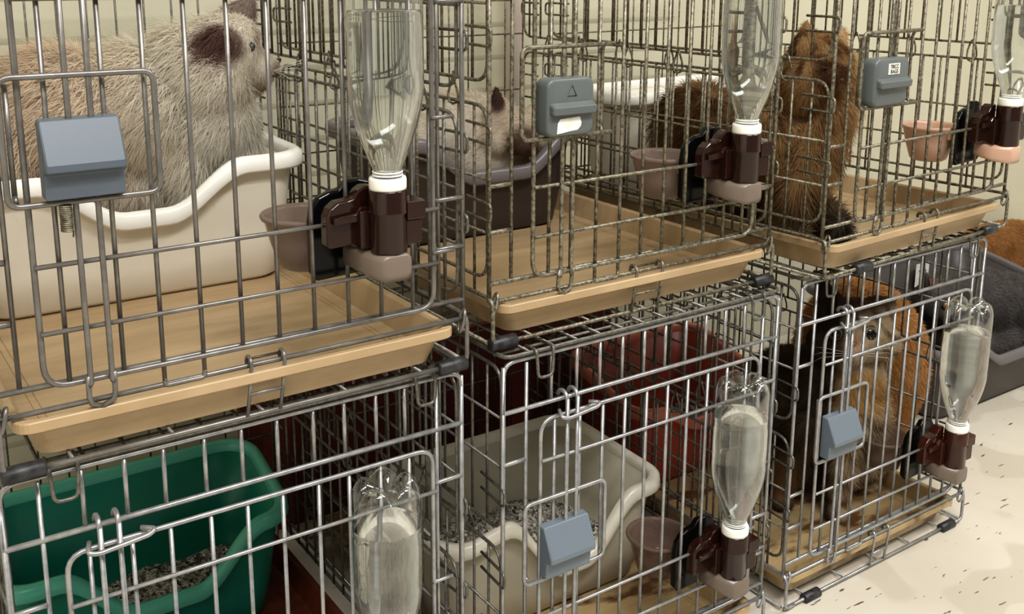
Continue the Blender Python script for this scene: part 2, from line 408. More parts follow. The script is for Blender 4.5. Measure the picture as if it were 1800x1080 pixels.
    if k == 'U1':
        m = MB(); m.tube([(-.0335+.0042*math.cos(a), -.013+.0042*math.sin(a), .1615-.0205*a/(2*PI*13)) for a in np.linspace(0, 2*PI*13, 13*10)]+[(-.030, -.014, .136)], .0007, 5)
        s_ = m.build('latch_spring', M['wire_rough'], root, off); s_['label'] = 'small rusty coil spring'
    m = MB(); xa, xb = d['rods']; z = T-.012; ya = yd-.014
    m.tube(fillet([(xa-.008, ya+.012, z+.004), (xa-.012, ya+.002, z), (xa-.004, ya, z-.002), (xb+.022, ya, z+.002), (xb+.028, ya+.004, z+.004), (xb+.018, ya+.012, z+.004)], .005), .0022, 7)
    m.build('latch_handle', W, root, off)
    # sides
    for x, sg in ((ul, 1), (ur, -1)):
        xx = x+sg*.002; m = MB(); ys = np.linspace(.03, D-.03, 17); rs = .0017
        m.tube(fillet([(xx, .006, .022), (xx, D-.006, .022), (xx, D-.006, .2), (xx, .006, .2)], .022, True), r2, 6, closed=True)
        m.tube(fillet([(xx, .006, .224), (xx, D-.006, .224), (xx, D-.006, .408), (xx, .006, .408)], .022, True), r2, 6, closed=True)
        for y in ys:
            m.tube([(xx, y, .004), (xx, y, .2)], rs, 5); m.tube([(xx+sg*.002, y+.006, .224), (xx+sg*.002, y+.006, .408)], rs, 5)
        for z in (.127, .072): m.tube([(xx-sg*.002, .006, z), (xx-sg*.002, D-.006, z)], rs, 5)
        for z in (.3, .355): m.tube([(xx-sg*.002, .006, z), (xx-sg*.002, D-.006, z)], rs, 5)
        for y in (.07, .17, .27, .37, .46):
            m.tube([(xx, y, .212+.0155*math.cos(a)) if False else (xx+.003*math.sin(2*a), y+.007*math.sin(a), .212+.0165*math.cos(a)) for a in np.linspace(0, 2*PI, 13)[:-1]], .0014, 5, closed=True)
        for z0 in (.163, .259, .085):   # clips that wrap the corner uprights
            for y0, y1 in ((.045, -.006), (D-.045, D+.006)):
                m.tube(fillet([(xx, y0, z0), (xx-sg*.004, y1, z0), (xx-sg*.004, y1, z0+.018), (xx, y0, z0+.018)], .006), .0016, 6)
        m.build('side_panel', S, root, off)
    # back
    m = MB()
    for x in np.linspace(ul, ur, 13): m.tube([(x, D, .004), (x, D, .41)], .0014, 5)
    for z in (.006, .07, .139, .228, .32, .41): m.tube([(ul, D-.002, z), (ur, D-.002, z)], .0014, 5)
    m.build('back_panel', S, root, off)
    # base frame that turns down at the front corners
    m = MB(); zf = -.045
    for x in (ul, ur):
        m.tube(fillet([(x, D, .004), (x, -.007, .004), (x, -.007, zf), (x+(.02 if x == ul else -.02), -.006, zf)], .012), r1, 7)
        m.tube([(x, D, .004), (x, D, zf), (x, 0, zf)], r1, 7)
    m.tube([(ul, -.005, zf), (ur, -.005, zf)], r1, 7); m.tube([(ul, D, zf), (ur, D, zf)], r1, 7)
    for x in np.linspace(ul+.05, ur-.05, 5): m.tube([(x, -.005, zf+.001), (x, D, zf+.001)], .0016, 5)
    m.build('base_frame', W, root, off)
    for x in d['sl']:
        m = MB(); m.tube([(x-.016, -.005, zf), (x-.015, -.005, zf), (x+.015, -.005, zf), (x+.016, -.005, zf)], [.0056, .0072, .0072, .0056], 14)
        m.build('rubber_sleeve', M['rubber'], root, off)
    # roof
    m = MB(); zr = .423
    m.tube(fillet([(ul, -.003, zr), (ur, -.003, zr), (ur, D, zr), (ul, D, zr)], .012, True), r1, 7, closed=True)
    for x in np.linspace(ul+.032, ur-.032, 12): m.tube([(x, -.003, zr), (x, D, zr)], .0016, 5)
    for y in (.018, .14, .27, .40, .50): m.tube([(ul, y, zr-.003), (ur, y, zr-.003)], .0018, 5)
    for xa in (ul+.036, ur-.056):
        m.tube(fillet([(xa, .012, zr+.002), (xa, -.008, zr+.003), (xa+.002, -.009, .395), (xa+.02, -.009, .395), (xa+.022, -.008, zr+.003), (xa+.022, .012, zr+.002)], .006), .0018, 6)
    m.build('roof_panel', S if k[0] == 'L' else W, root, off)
    return root

TRAYLAB = {
 'U1': ('tan plastic tray under the white litter box', 'tray'), 'U2': ('tan plastic tray under the dark brown litter box', 'tray'),
 'U3': ('tan plastic tray under the golden brown longhair cat', 'tray'), 'L1': ('dark brown tray under the teal litter box', 'tray'),
 'L2': ('brown-stained tan tray under the beige litter box', 'tray'), 'L3': ('brown-stained tan tray with the tabby kitten standing on it', 'tray')}
def build_tray(k):
    d = CAGES[k]; ul, ur = d['ul'], d['ur']
    x0, x1, y0, y1 = ul+.010, ur-(.014 if k != 'U3' else .026), -.012, D-.02
    if k[0] == 'L': y0 = -.004
    ztop, zin, zbt = -.0042, -.0345, -.0405
    m = MB(); R = lambda ins, z, r=.014: [(p[0], p[1], z) for p in rrect2(x0+ins, x1-ins, y0+ins, y1-ins, r)]
    m.loft([R(.020, zbt), R(.018, zbt), R(.010, -.016), R(.004, -.0155), R(.0, -.013), R(0, ztop-.001), R(.001, ztop), R(.006, ztop), R(.008, ztop-.002), R(.017, zin+.002), R(.020, zin)], smooth=False)
    off = ((x0+x1)/2, (y0+y1)/2, zbt)
    # two moulded ribs on the tray floor
    for a in (.03, .036): m.tube([(x0+a, y0+.03, zin+.0002), (x0+a, y1-.03, zin+.0002)], .0008, 5); m.tube([(x1-a, y0+.03, zin+.0002), (x1-a, y1-.03, zin+.0002)], .0008, 5)
    o = m.build('slide_out_tray', M['tray' if k[0] == 'U' else ('tray_dark' if k == 'L1' else 'tray_wet')], None, off, bevel=.0012)
    o.location = F(k, *off); o.rotation_euler = (0, 0, d['f'][2])
    tag(o, TRAYLAB[k][0], TRAYLAB[k][1], 'cage floor trays')

# ------------------------------------------------------------------ water dispensers
DLAB = {
 'U1': 'water bottle dispenser clipped to the cage of the cream longhair cat',
 'U2': 'water bottle dispenser clipped to the cage with the dark brown litter box',
 'U3': 'water bottle dispenser with a pink-beige bowl on the golden brown cat\'s cage',
 'L1': 'water bottle dispenser clipped to the cage with the teal litter box',
 'L2': 'water bottle dispenser clipped to the cage with the beige litter box',
 'L3': 'water bottle dispenser with reddish brown clamp on the tabby kitten\'s cage'}
def build_dispenser(k):
    d = CAGES[k]; bz = d['bz']; yb = -.036
    root = empty('water_dispenser', F(k, d['bx'], 0, bz), d['f'][2], DLAB[k], 'water bottle', 'water dispensers clipped to the cages')
    br = M['brown_red'] if k == 'L3' else M['brown']
    bowlm = {'U3': M['bowl_pink'], 'L2': M['bowl_dark'], 'L3': M['bowl_dark'], 'L1': M['bowl_dark']}.get(k, M['bowl_grey'])
    nubm = M['bowl_pink'] if k == 'U3' else M['nub_grey']
    R = .0325; z0 = .157
    # bottle, upside down: neck, cone, body with a waist groove, five-lobed foot on top
    def lobes(r, z, a):
        t = max(0, (z-.176)/.022)
        if t <= 0: return r
        l = .5+.5*math.cos(5*a)
        return (r*(1-.16*t*(1-l)), z-.013*t*t*(1-l)*min(1, r/.012))
    prof = [(.0112, .140), (.0112, .156), (.0118, .160), (.0135, .166), (.0175, .176), (.0225, .189), (.027, .203), (.0305, .218), (.0322, .230), (R, .238),
            (.0320, .243), (R, .248)]
    dz = .0
    body = MB()
    outer = prof+[(R, .29), (.0320, .293), (.0325, .297), (R, .318)]
    foot = [(R, .322), (.0322, .330), (.0312, .337), (.0285, .3435), (.024, .3475), (.018, .347), (.011, .342), (.004, .337), (.0005, .336)]
    def lob(r, z, a):
        if z < .3205: return r
        t = min(1, (z-.3205)/.022); l = abs(math.cos(2.5*a))**.45
        return (r*(1-.08*t*(1-l)), z-.012*t*(1-l)*min(1, r/.014))
    body.lathe(outer+foot, (0, yb, 0), 80, lob)
    bt = body.build('bottle', M['shell'], root)
    # water inside
    fill = {'U1': .299, 'U2': .315, 'U3': .285, 'L1': .302, 'L2': .3, 'L3': .301}[k]
    w = MB(); ins = .0008
    pr_ = [(.0005, .1405)]+[(r-ins, z) for r, z in outer if z < fill-.002]+[(R-ins, fill-.001), (R-ins-.0006, fill), (.0005, fill)]
    w.lathe(pr_, (0, yb, 0), 40); w.build('water', M['water'], bt)
    rg = MB(); rg.lathe([(.0125, .146), (.0160, .1462), (.0164, .149), (.0164, .1555), (.0158, .1572), (.0125, .1574), (.0118, .156)], (0, yb, 0), 32)
    for zz in (.1595, .162): rg.tube([(.0128*math.cos(a), yb+.0128*math.sin(a), zz) for a in np.linspace(0, 2*PI, 25)[:-1]], .0007, 5, closed=True)
    rg.build('cap_ring', M['white'], root)
    # holder
    h = MB()
    h.lathe([(.0005, .090), (.0150, .0902), (.0162, .092), (.0162, .125), (.0172, .1262), (.0172, .1275), (.0168, .129), (.0170, .1455), (.0164, .1468), (.012, .1468)], (0, yb, 0), 32)
    h.lathe([(.0005, .079), (.0112, .0792), (.0118, .081), (.0118, .092)], (0, yb, 0), 24)
    h.build('bottle_holder', br, root)
    # clamp plate outside: stepped, arched outline
    pl = MB()
    out = [(-.006, .092), (-.006, .147), (-.014, .1475), (-.020, .144), (-.024, .1385), (-.030, .137), (-.040, .136), (-.047, .131), (-.0505, .123), (-.0505, .098), (-.0485, .0955), (-.028, .0955), (-.022, .092)]
    pl.prism(out, 'y', -.020, -.005, .0018)
    pl.box(-.024, .004, -.030, -.010, .094, .128, .001)
    pl.prism([(-.046, .117), (-.046, .1235), (-.026, .1255), (-.021, .131), (-.012, .130), (-.008, .120), (-.02, .1175)], 'y', -.020, -.026, .0015)
    pl.build('clamp_plate', br, root, bevel=.0012)
    # thumb tab on the right of the holder
    tb = MB()
    tb.box(.012, .030, yb-.013, yb+.010, .119, .136, .0015); tb.box(.012, .027, yb-.011, yb+.008, .097, .1195, .0012)
    for i in range(4): tb.box(.0245, .0283, yb-.0105, yb+.004, .1005+i*.0045, .103+i*.0045, .0004)
    tb.build('clamp_tab', br, root, bevel=.001)
    # inner plate behind the wires
    ip = MB()
    out = [(.008, .062), (.012, .067), (.012, .135), (.004, .146), (-.006, .149), (-.018, .149), (-.026, .141), (-.036, .140), (-.046, .136), (-.053, .127), (-.055, .115), (-.055, .068), (-.049, .060)]
    ip.prism(out, 'y', .0065, .016, .002); ip.build('inner_plate', M['black'], root, bevel=.0015)
    # reservoir under the holder, running back under the plate
    nb = MB()
    def rr(y, x0, x1, zb, zt): return [(p[0], y, p[1]) for p in rrect2(x0, x1, zb, zt, .006, 4)]
    nb.loft([rr(yb-.016, -.012, .012, .072, .0885), rr(yb-.0175+.003, -.015, .0145, .0665, .0905), rr(yb+.008, -.020, .015, .0675, .0915), rr(-.006, -.030, .008, .074, .096)])
    nb.build('reservoir', nubm, root)
    # drinking bowl inside the cage
    bw = MB(); cx, cy = -.037, .058
    sx = 1.0
    bw.lathe([(.0005, .060), (.021, .0602), (.0255, .063), (.0325, .085), (.0375, .106), (.0405, .1075), (.0415, .110), (.0405, .112), (.0375, .1122), (.036, .108), (.0305, .086), (.0235, .066), (.0005, .0645)], (cx, cy, 0), 40)
    bw.prism([(-.05, .095), (-.05, .107), (-.022, .107), (-.022, .095)], 'y', .012, .024, .001)
    bw.build('drinking_bowl', bowlm, root)

# ------------------------------------------------------------------ litter boxes
def litter_box(c, x0, x1, y0, y1, zs, zb, zd, dip, mat, rmat, label, taper=.028, bump_x=None, base=-.0345, name='litter_box', world=None, rlip=.011):
    """zs/zb/zd: rim height at the sides / back / front dip; dip = (x from, x to) of the low entry"""
    r = .045
    def rimz(x, y):
        t = min(1, max(0, (y-y0)/(y1-y0))); s = t*t*(3-2*t); z = zs+(zb-zs)*s
        fr = max(0, 1-(y-y0)/((y1-y0)*.55)); fr = fr*fr*(3-2*fr)
        def ss(a, b, v): u = min(1, max(0, (v-a)/(b-a))); return u*u*(3-2*u)
        w = ss(dip[0]-.06, dip[0]+.03, x)*(1-ss(dip[1]-.03, dip[1]+.06, x))
        z = z*(1-w*fr)+zd*w*fr
        if bump_x is not None: z += .012*fr*math.exp(-((x-bump_x)/.045)**2)
        return z
    per = lambda ins: rrect2(x0+ins, x1-ins, y0+ins, y1-ins, max(.012, r-ins*.5), 8)
    per0 = []
    n0 = per(0); N = len(n0)
    # refine perimeter so that long sides can bend
    def refine(pts):
        out = []
        for i in range(len(pts)):
            a, b = pts[i], pts[(i+1) % len(pts)]; L = math.hypot(b[0]-a[0], b[1]-a[1]); q = 40 if L > .05 else 1
            for t in range(q): out.append((a[0]+(b[0]-a[0])*t/q, a[1]+(b[1]-a[1])*t/q))
        return out
    segs = [i for i in range(N)]
    def ref(ins):
        base_pts = per(ins); out = []
        for i in range(N):
            a0, b0 = n0[i], n0[(i+1) % N]; L = math.hypot(b0[0]-a0[0], b0[1]-a0[1]); q = 40 if L > .05 else 1
            a, b = base_pts[i], base_pts[(i+1) % N]
            for t in range(q): out.append((a[0]+(b[0]-a[0])*t/q, a[1]+(b[1]-a[1])*t/q))
        return out
    P0 = ref(0)
    Z = [rimz(*p) for p in P0]
    def ring(ins, h=None, dz=None, frac=None):
        pts = ref(ins)
        return [(p[0], p[1], (base+h) if h is not None else (Z[i]+dz if dz is not None else base+(Z[i]-base)*frac)) for i, p in enumerate(pts)]
    off = ((x0+x1)/2, (y0+y1)/2, base)
    if world is None: loc, rz = F(c, *off), CAGES[c]['f'][2]
    else: loc, rz = world
    root = empty(name, loc, rz, label, 'litter box', 'cat litter boxes')
    m = MB()
    m.loft([ring(taper+.008, h=0), ring(taper, h=.006), ring(taper*.75, frac=.3), ring(taper*.72, frac=.33), ring(taper*.35, dz=-.018), ring(taper*.30, dz=-.008),
            ring(taper*.3+.003, dz=-.008), ring(taper*.7+.004, frac=.4), ring(taper+.004, h=.009), ring(taper+.014, h=.005)], smooth=True)
    m.build('basin', mat, root, off)
    m = MB()
    m.loft([ring(taper*.30+.002, dz=-.018), ring(-.001, dz=-.020), ring(-.003, dz=-.017), ring(-.002, dz=-.004), ring(.003, dz=0), ring(taper*.3+.001, dz=-.001), ring(taper*.3+.004, dz=-.005), ring(taper*.3+.004, dz=-.014)], cap0=False, cap1=False)
    m.build('rim', rmat, root, off)
    return root, off

def litter_fill(c, x0, x1, y0, y1, z, slope, label, n=900, world=None):
    """loose pellets: a lumpy bed plus stick-like grains, one uncountable mass"""
    m = MB(); NX, NY = 40, 28; H = {}
    hz = lambda x, y: z+slope[0]*(x-x0)+slope[1]*(y-y0)+.006*math.sin(31*x+2)*math.sin(27*y)+.004*math.sin(63*x+y*40)
    vs = []; fs = []
    for j in range(NY+1):
        for i in range(NX+1):
            u, v = i/NX*2-1, j/NY*2-1
            # squircle the grid so that corners stay inside the box
            uu, vv = u*math.sqrt(1-.28*v*v), v*math.sqrt(1-.28*u*u)
            x = (x0+x1)/2+uu*(x1-x0)/2; y = (y0+y1)/2+vv*(y1-y0)/2
            vs.append((x, y, hz(x, y)))
    for j in range(NY):
        for i in range(NX): fs.append((j*(NX+1)+i, j*(NX+1)+i+1, (j+1)*(NX+1)+i+1, (j+1)*(NX+1)+i))
    m.add(vs, fs)
    for _ in range(n):
        u, v = random.uniform(-1, 1), random.uniform(-1, 1)
        uu, vv = u*math.sqrt(1-.28*v*v)*.97, v*math.sqrt(1-.28*u*u)*.97
        x = (x0+x1)/2+uu*(x1-x0)/2; y = (y0+y1)/2+vv*(y1-y0)/2; a = random.uniform(0, PI); t = random.uniform(-.4, .4); L = random.uniform(.0015, .0034)
        dv = (math.cos(a)*math.cos(t)*L, math.sin(a)*math.cos(t)*L, math.sin(t)*L); zz = hz(x, y)+.001
        m.tube([(x-dv[0], y-dv[1], zz-dv[2]), (x+dv[0], y+dv[1], zz+dv[2])], .0010, 5)
    off = ((x0+x1)/2, (y0+y1)/2, z)
    o = m.build('cat_litter', M['litter'], None, off)
    o.location, o.rotation_euler = F(c, *off), (0, 0, CAGES[c]['f'][2])
    tag(o, label, 'cat litter', None, 'stuff')

# ------------------------------------------------------------------ furry bodies
def ico(sub=2):
    bm = bmesh.new(); bmesh.ops.create_icosphere(bm, subdivisions=sub, radius=1)
    v = np.array([x.co[:] for x in bm.verts]); f = [tuple(y.index for y in x.verts) for x in bm.faces]; bm.free(); return v, f
ICO = ico(3)
def blob_mesh(prims, voxel=.005, smooth=6):
    """prims: ('e', centre, radii[, rz]) ellipsoid or ('c', a, b, ra, rb) tapering limb; merged into one continuous skin"""
    vs = []; fs = []; o = 0
    for p in prims:
        if p[0] == 'e':
            v = ICO[0]*np.array(p[2] if hasattr(p[2], '__len__') else [p[2]]*3)
            if len(p) > 3: a = p[3]; v = v@np.array([[math.cos(a), math.sin(a), 0], [-math.sin(a), math.cos(a), 0], [0, 0, 1]])
            v = v+np.array(p[1]); vs.append(v); fs += [tuple(i+o for i in f) for f in ICO[1]]; o += len(v)
        else:
            a, b = np.array(p[1], float), np.array(p[2], float); L = np.linalg.norm(b-a); n = max(3, int(L/.006))
            for i in range(n+1):
                t = i/n; r = p[3]*(1-t)+p[4]*t
                v = ico2*r+(a*(1-t)+b*t); vs.append(v); fs += [tuple(i+o for i in f) for f in ico2f]; o += len(v)
    me = bpy.data.meshes.new('tmp'); me.from_pydata(np.vstack(vs).tolist(), [], fs)
    ob = bpy.data.objects.new('tmp', me); COL.objects.link(ob)
    rm = ob.modifiers.new('r', 'REMESH'); rm.mode = 'VOXEL'; rm.voxel_size = voxel
    sm = ob.modifiers.new('s', 'SMOOTH'); sm.iterations = smooth; sm.factor = .5
    dg = bpy.context.evaluated_depsgraph_get(); ev = ob.evaluated_get(dg); m2 = ev.to_mesh()
    m2.calc_loop_triangles()
    nv = len(m2.vertices); V = np.empty(nv*3); m2.vertices.foreach_get('co', V); V = V.reshape(-1, 3)
    Nn = np.empty(nv*3); m2.vertices.foreach_get('normal', Nn); Nn = Nn.reshape(-1, 3)
    T = np.empty(len(m2.loop_triangles)*3, np.int32); m2.loop_triangles.foreach_get('vertices', T); T = T.reshape(-1, 3)
    V, Nn, T = V.copy(), Nn.copy(), T.copy()
    ev.to_mesh_clear(); bpy.data.objects.remove(ob); bpy.data.meshes.remove(me)
    return V, Nn, T
ico2, ico2f = ico(2)

def nz(p, s, seed=0):
    """cheap smooth noise in [-1,1]"""
    q = p*s+seed*13.7
    return (np.sin(q[:, 0]*1.7+2.1*np.sin(q[:, 1]*1.3))+np.sin(q[:, 1]*2.1+1.7*np.sin(q[:, 2]*1.1+1))+np.sin(q[:, 2]*1.9+1.9*np.sin(q[:, 0]*1.2+2)))/3

def furry(name, prims, colfn, lenfn, flowfn, loc, rz, n=16000, width=.0007, voxel=.005, lift=.55, off=(0, 0, 0), gravity=.35, smooth=6, jitter=.28, keep=None, gam=.86):
    V, Nn, T = blob_mesh(prims, voxel, smooth)
    a, b, c = V[T[:, 0]], V[T[:, 1]], V[T[:, 2]]
    area = np.linalg.norm(np.cross(b-a, c-a), axis=1); idx = RNG.choice(len(T), n, p=area/area.sum())
    u = RNG.random(n); v = RNG.random(n); sw = u+v > 1; u[sw] = 1-u[sw]; v[sw] = 1-v[sw]
    P = a[idx]+(b-a)[idx]*u[:, None]+(c-a)[idx]*v[:, None]
    N = Nn[T[idx, 0]]*(1-u-v)[:, None]+Nn[T[idx, 1]]*u[:, None]+Nn[T[idx, 2]]*v[:, None]; N /= np.linalg.norm(N, axis=1)[:, None]+1e-9
    if keep is not None:
        kp = keep(P); P, N = P[kp], N[kp]; n = len(P)
    Fl = flowfn(P); Fl = Fl-N*np.sum(Fl*N, axis=1)[:, None]; Fl /= np.linalg.norm(Fl, axis=1)[:, None]+1e-6
    Dr = N*lift+Fl*(1-lift*.4)+RNG.normal(0, jitter, (n, 3)); Dr /= np.linalg.norm(Dr, axis=1)[:, None]
    L = lenfn(P)*RNG.uniform(.6, 1.15, n)
    side = np.cross(Dr, N+RNG.normal(0, .25, (n, 3))); side /= np.linalg.norm(side, axis=1)[:, None]+1e-9
    w = width*RNG.uniform(.7, 1.3, n)
    B0 = P-N*.001; M1 = B0+Dr*(L*.5)[:, None]; D2 = Dr+np.array([0, 0, -gravity]); T1 = M1+D2*(L*.55)[:, None]
    sv = side*w[:, None]
    FV = np.stack([B0-sv, B0+sv, M1+sv*.75, M1-sv*.75, T1], 1).reshape(-1, 3)
    FN = np.repeat(N*.8+Dr*.2, 5, axis=0)
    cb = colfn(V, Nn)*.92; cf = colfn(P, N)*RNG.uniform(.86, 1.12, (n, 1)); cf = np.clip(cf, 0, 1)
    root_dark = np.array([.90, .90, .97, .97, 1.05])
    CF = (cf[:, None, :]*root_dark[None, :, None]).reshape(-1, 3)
    nv = len(V); k = nv+np.arange(n)*5
    quads = np.stack([k, k+1, k+2, k+3], 1); tris = np.stack([k+3, k+2, k+4], 1)
    AV = np.vstack([V, FV])-np.array(off)
    loops = np.concatenate([T.ravel(), quads.ravel(), tris.ravel()]).astype(np.int32)
    cnt = np.concatenate([np.full(len(T), 3), np.full(n, 4), np.full(n, 3)]).astype(np.int32)
    me = bpy.data.meshes.new(name); me.vertices.add(len(AV)); me.vertices.foreach_set('co', AV.astype(np.float32).ravel())
    me.loops.add(len(loops)); me.loops.foreach_set('vertex_index', loops); me.polygons.add(len(cnt))
    st = np.concatenate([[0], np.cumsum(cnt)[:-1]]).astype(np.int32); me.polygons.foreach_set('loop_start', st); me.polygons.foreach_set('loop_total', cnt)
    me.update(calc_edges=True)
    me.polygons.foreach_set('use_smooth', np.ones(len(cnt), bool))
    at = me.attributes.new('Col', 'FLOAT_COLOR', 'POINT')
    lin = np.vstack([cb, CF]); lin = np.clip(lin, 0, 1)**gam; lin = np.where(lin <= .04045, lin/12.92, ((lin+.055)/1.055)**2.4)
    at.data.foreach_set('color', np.hstack([lin, np.ones((len(lin), 1))]).astype(np.float32).ravel())
    AN = np.vstack([Nn, FN]); AN /= np.linalg.norm(AN, axis=1)[:, None]+1e-9
    me.normals_split_custom_set_from_vertices(AN.tolist())
    me.materials.append(M['fur'])
    o = bpy.data.objects.new(name, me); COL.objects.link(o); o.location = loc; o.rotation_euler = (0, 0, rz)
    return o
def C8(*c): return np.array(c)/255.
def lerp(a, b, t): return a*(1-t[:, None])+b*t[:, None]
def sst(a, b, v): u = np.clip((v-a)/(b-a), 0, 1); return u*u*(3-2*u)
def near(p, c, r): return 1-sst(.55, 1.15, np.linalg.norm((p-np.array(c))/np.array(r), axis=1))
def eye(name, p, r, fwd, parent, off, iris=(96, 104, 78), pupil=.55):
    m = MB(); f = Vector(fwd).normalized(); q = f.to_track_quat('Z', 'Y').to_matrix()
    ringv = lambda rad, h: [tuple(Vector(p)+q@Vector((rad*math.cos(t), rad*math.sin(t), h))) for t in np.linspace(0, 2*PI, 17)[:-1]]
    m.loft([ringv(r*1.0, -r*.3), ringv(r*.95, r*.1), ringv(r*.72, r*.45), ringv(r*.35, r*.62)])
    e = m.build(name, plain('iris_%s' % parent.name, srgb(*iris), .08, spec=.8), parent, off)
    m = MB(); m.loft([ringv(r*pupil, r*.38), ringv(r*pupil*.8, r*.6), ringv(r*pupil*.3, r*.70)]); m.build('pupil', M['black'], e, off)
    m = MB(); m.tube([*ringv(r*1.02, r*.0)], r*.16, 6, closed=True); m.build('eyelid', plain('eyelid_%s' % parent.name, srgb(46, 34, 28), .5), e, off)
    return e
def nose(p, fwd, s, parent, off, col):
    m = MB(); f = Vector(fwd).normalized(); q = f.to_track_quat('Z', 'Y').to_matrix()
    tri = lambda k, h: [tuple(Vector(p)+q@Vector((k*x*s, k*y*s, h*s))) for x, y in ((-1, .55), (-.5, .8), (.5, .8), (1, .55), (.45, -.25), (0, -.6), (-.45, -.25))]
    m.loft([tri(1, -.4), tri(1, .2), tri(.6, .5)]); m.build('nose', plain('nose_%s' % parent.name, srgb(*col), .35), parent, off)

# cream longhair (colourpoint) sitting in the white box, head to the right
def cat_cream():
    hd = np.array((.226, .385, .232)); off = (.1, .41, -.03)
    P = [('e', hd, (.050, .048, .046)), ('e', (.243, .385, .252), (.032, .036, .026)), ('e', (.266, .380, .214), (.028, .030, .024)), ('e', (.284, .380, .217), (.014, .018, .014)),
         ('e', (.266, .378, .198), (.020, .022, .015)), ('e', (.205, .36, .200), (.046, .040, .046)), ('e', (.195, .39, .212), .056), ('e', (.205, .38, .152), (.062, .058, .062)),
         ('e', (.222, .38, .110), (.050, .05, .06)), ('e', (.135, .405, .165), (.085, .075, .082)), ('e', (.052, .410, .150), (.090, .080, .094)), ('e', (-.012, .415, .125), (.072, .078, .090)),
         ('e', (.09, .41, .09), (.12, .068, .08)), ('c', (.175, .355, .12), (.172, .352, .0), .030, .022), ('e', (.180, .350, -.008), (.030, .022, .016)), ('c', (.215, .395, .11), (.225, .398, 0), .028, .022),
         ('e', (.02, .42, .02), (.06, .05, .045)), ('c', (.2, .35, .236), (.216, .338, .262), .016, .007), ('c', (.216, .352, .25), (.218, .338, .264), .014, .006), ('c', (.23, .345, .244), (.22, .338, .262), .014, .006),
         ('c', (.262, .412, .256), (.284, .428, .290), .018, .009), ('c', (.238, .42, .262), (.276, .43, .288), .018, .008)]
    ear = np.array((.213, .343, .246)); ear2 = np.array((.266, .428, .278))
    def col(p, n):
        base = lerp(C8(240, 226, 200)[None], C8(226, 196, 160)[None], sst(.17, .02, p[:, 0])*.9)
        base = lerp(base, C8(248, 242, 226)[None], sst(.15, .22, p[:, 0])*sst(.26, .1, p[:, 2])*.6)
        base = base*(1+.05*nz(p, 45)[:, None])
        m = near(p, ear, (.032, .026, .030)); m2 = near(p, (.276, .425, .276), (.034, .03, .03))
        base = lerp(base, C8(128, 106, 92)[None], m2)
        base = lerp(base, C8(74, 46, 38)[None], m)
        base = lerp(base, C8(86, 56, 46)[None], near(p, (.175, .352, .02), (.036, .034, .075)))
        base = lerp(base, C8(120, 100, 80)[None], near(p, (.283, .378, .214), (.016, .03, .012))*.9)
        base = lerp(base, C8(150, 120, 84)[None], near(p, (.262, .368, .192), (.022, .028, .012))*.7)
        base = lerp(base, C8(176, 156, 132)[None], near(p, (.272, .375, .246), (.02, .04, .03))*.6)
        return base
    ln = lambda p: .010+.022*sst(.235, .16, p[:, 0])+.012*near(p, (.2, .36, .17), (.07, .07, .08))-.004*near(p, (.265, .38, .215), .04)
    fl = lambda p: np.stack([-1.0*np.ones(len(p))*sst(.30, .2, p[:, 0])-.15, -.25*np.ones(len(p)), -.6-.4*sst(.2, .1, p[:, 2])], 1)
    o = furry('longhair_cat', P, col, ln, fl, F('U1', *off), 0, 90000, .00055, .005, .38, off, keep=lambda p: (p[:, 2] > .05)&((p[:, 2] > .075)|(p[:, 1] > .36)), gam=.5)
    tag(o, 'cream longhair cat with dark ears sitting in the white litter box', 'cat')
    nose((.2985, .380, .221), (1, 0, .1), .0055, o, off, (70, 50, 46))
    m = MB(); m.tube(fillet([(.281, .3595, .206), (.291, .367, .2045), (.2965, .378, .206)], .003), .0018, 6); m.build('mouth', plain('mouth_dark', srgb(62, 44, 40), .5), o, off)
    eye('eye', (.2535, .347, .242), .0048, (.75, -.65, .1), o, off, (66, 72, 78))
    m = MB()
    for i in range(5):
        a = -.5+.25*i; m.tube([(.282, .358, .212), (.292+.004*i, .344-.004*i, .206+.005*i), (.300+.005*i, .334, .198+.008*i)], [.0003, .0002, .0001], 4)
    m.build('whiskers', M['white'], o, off)

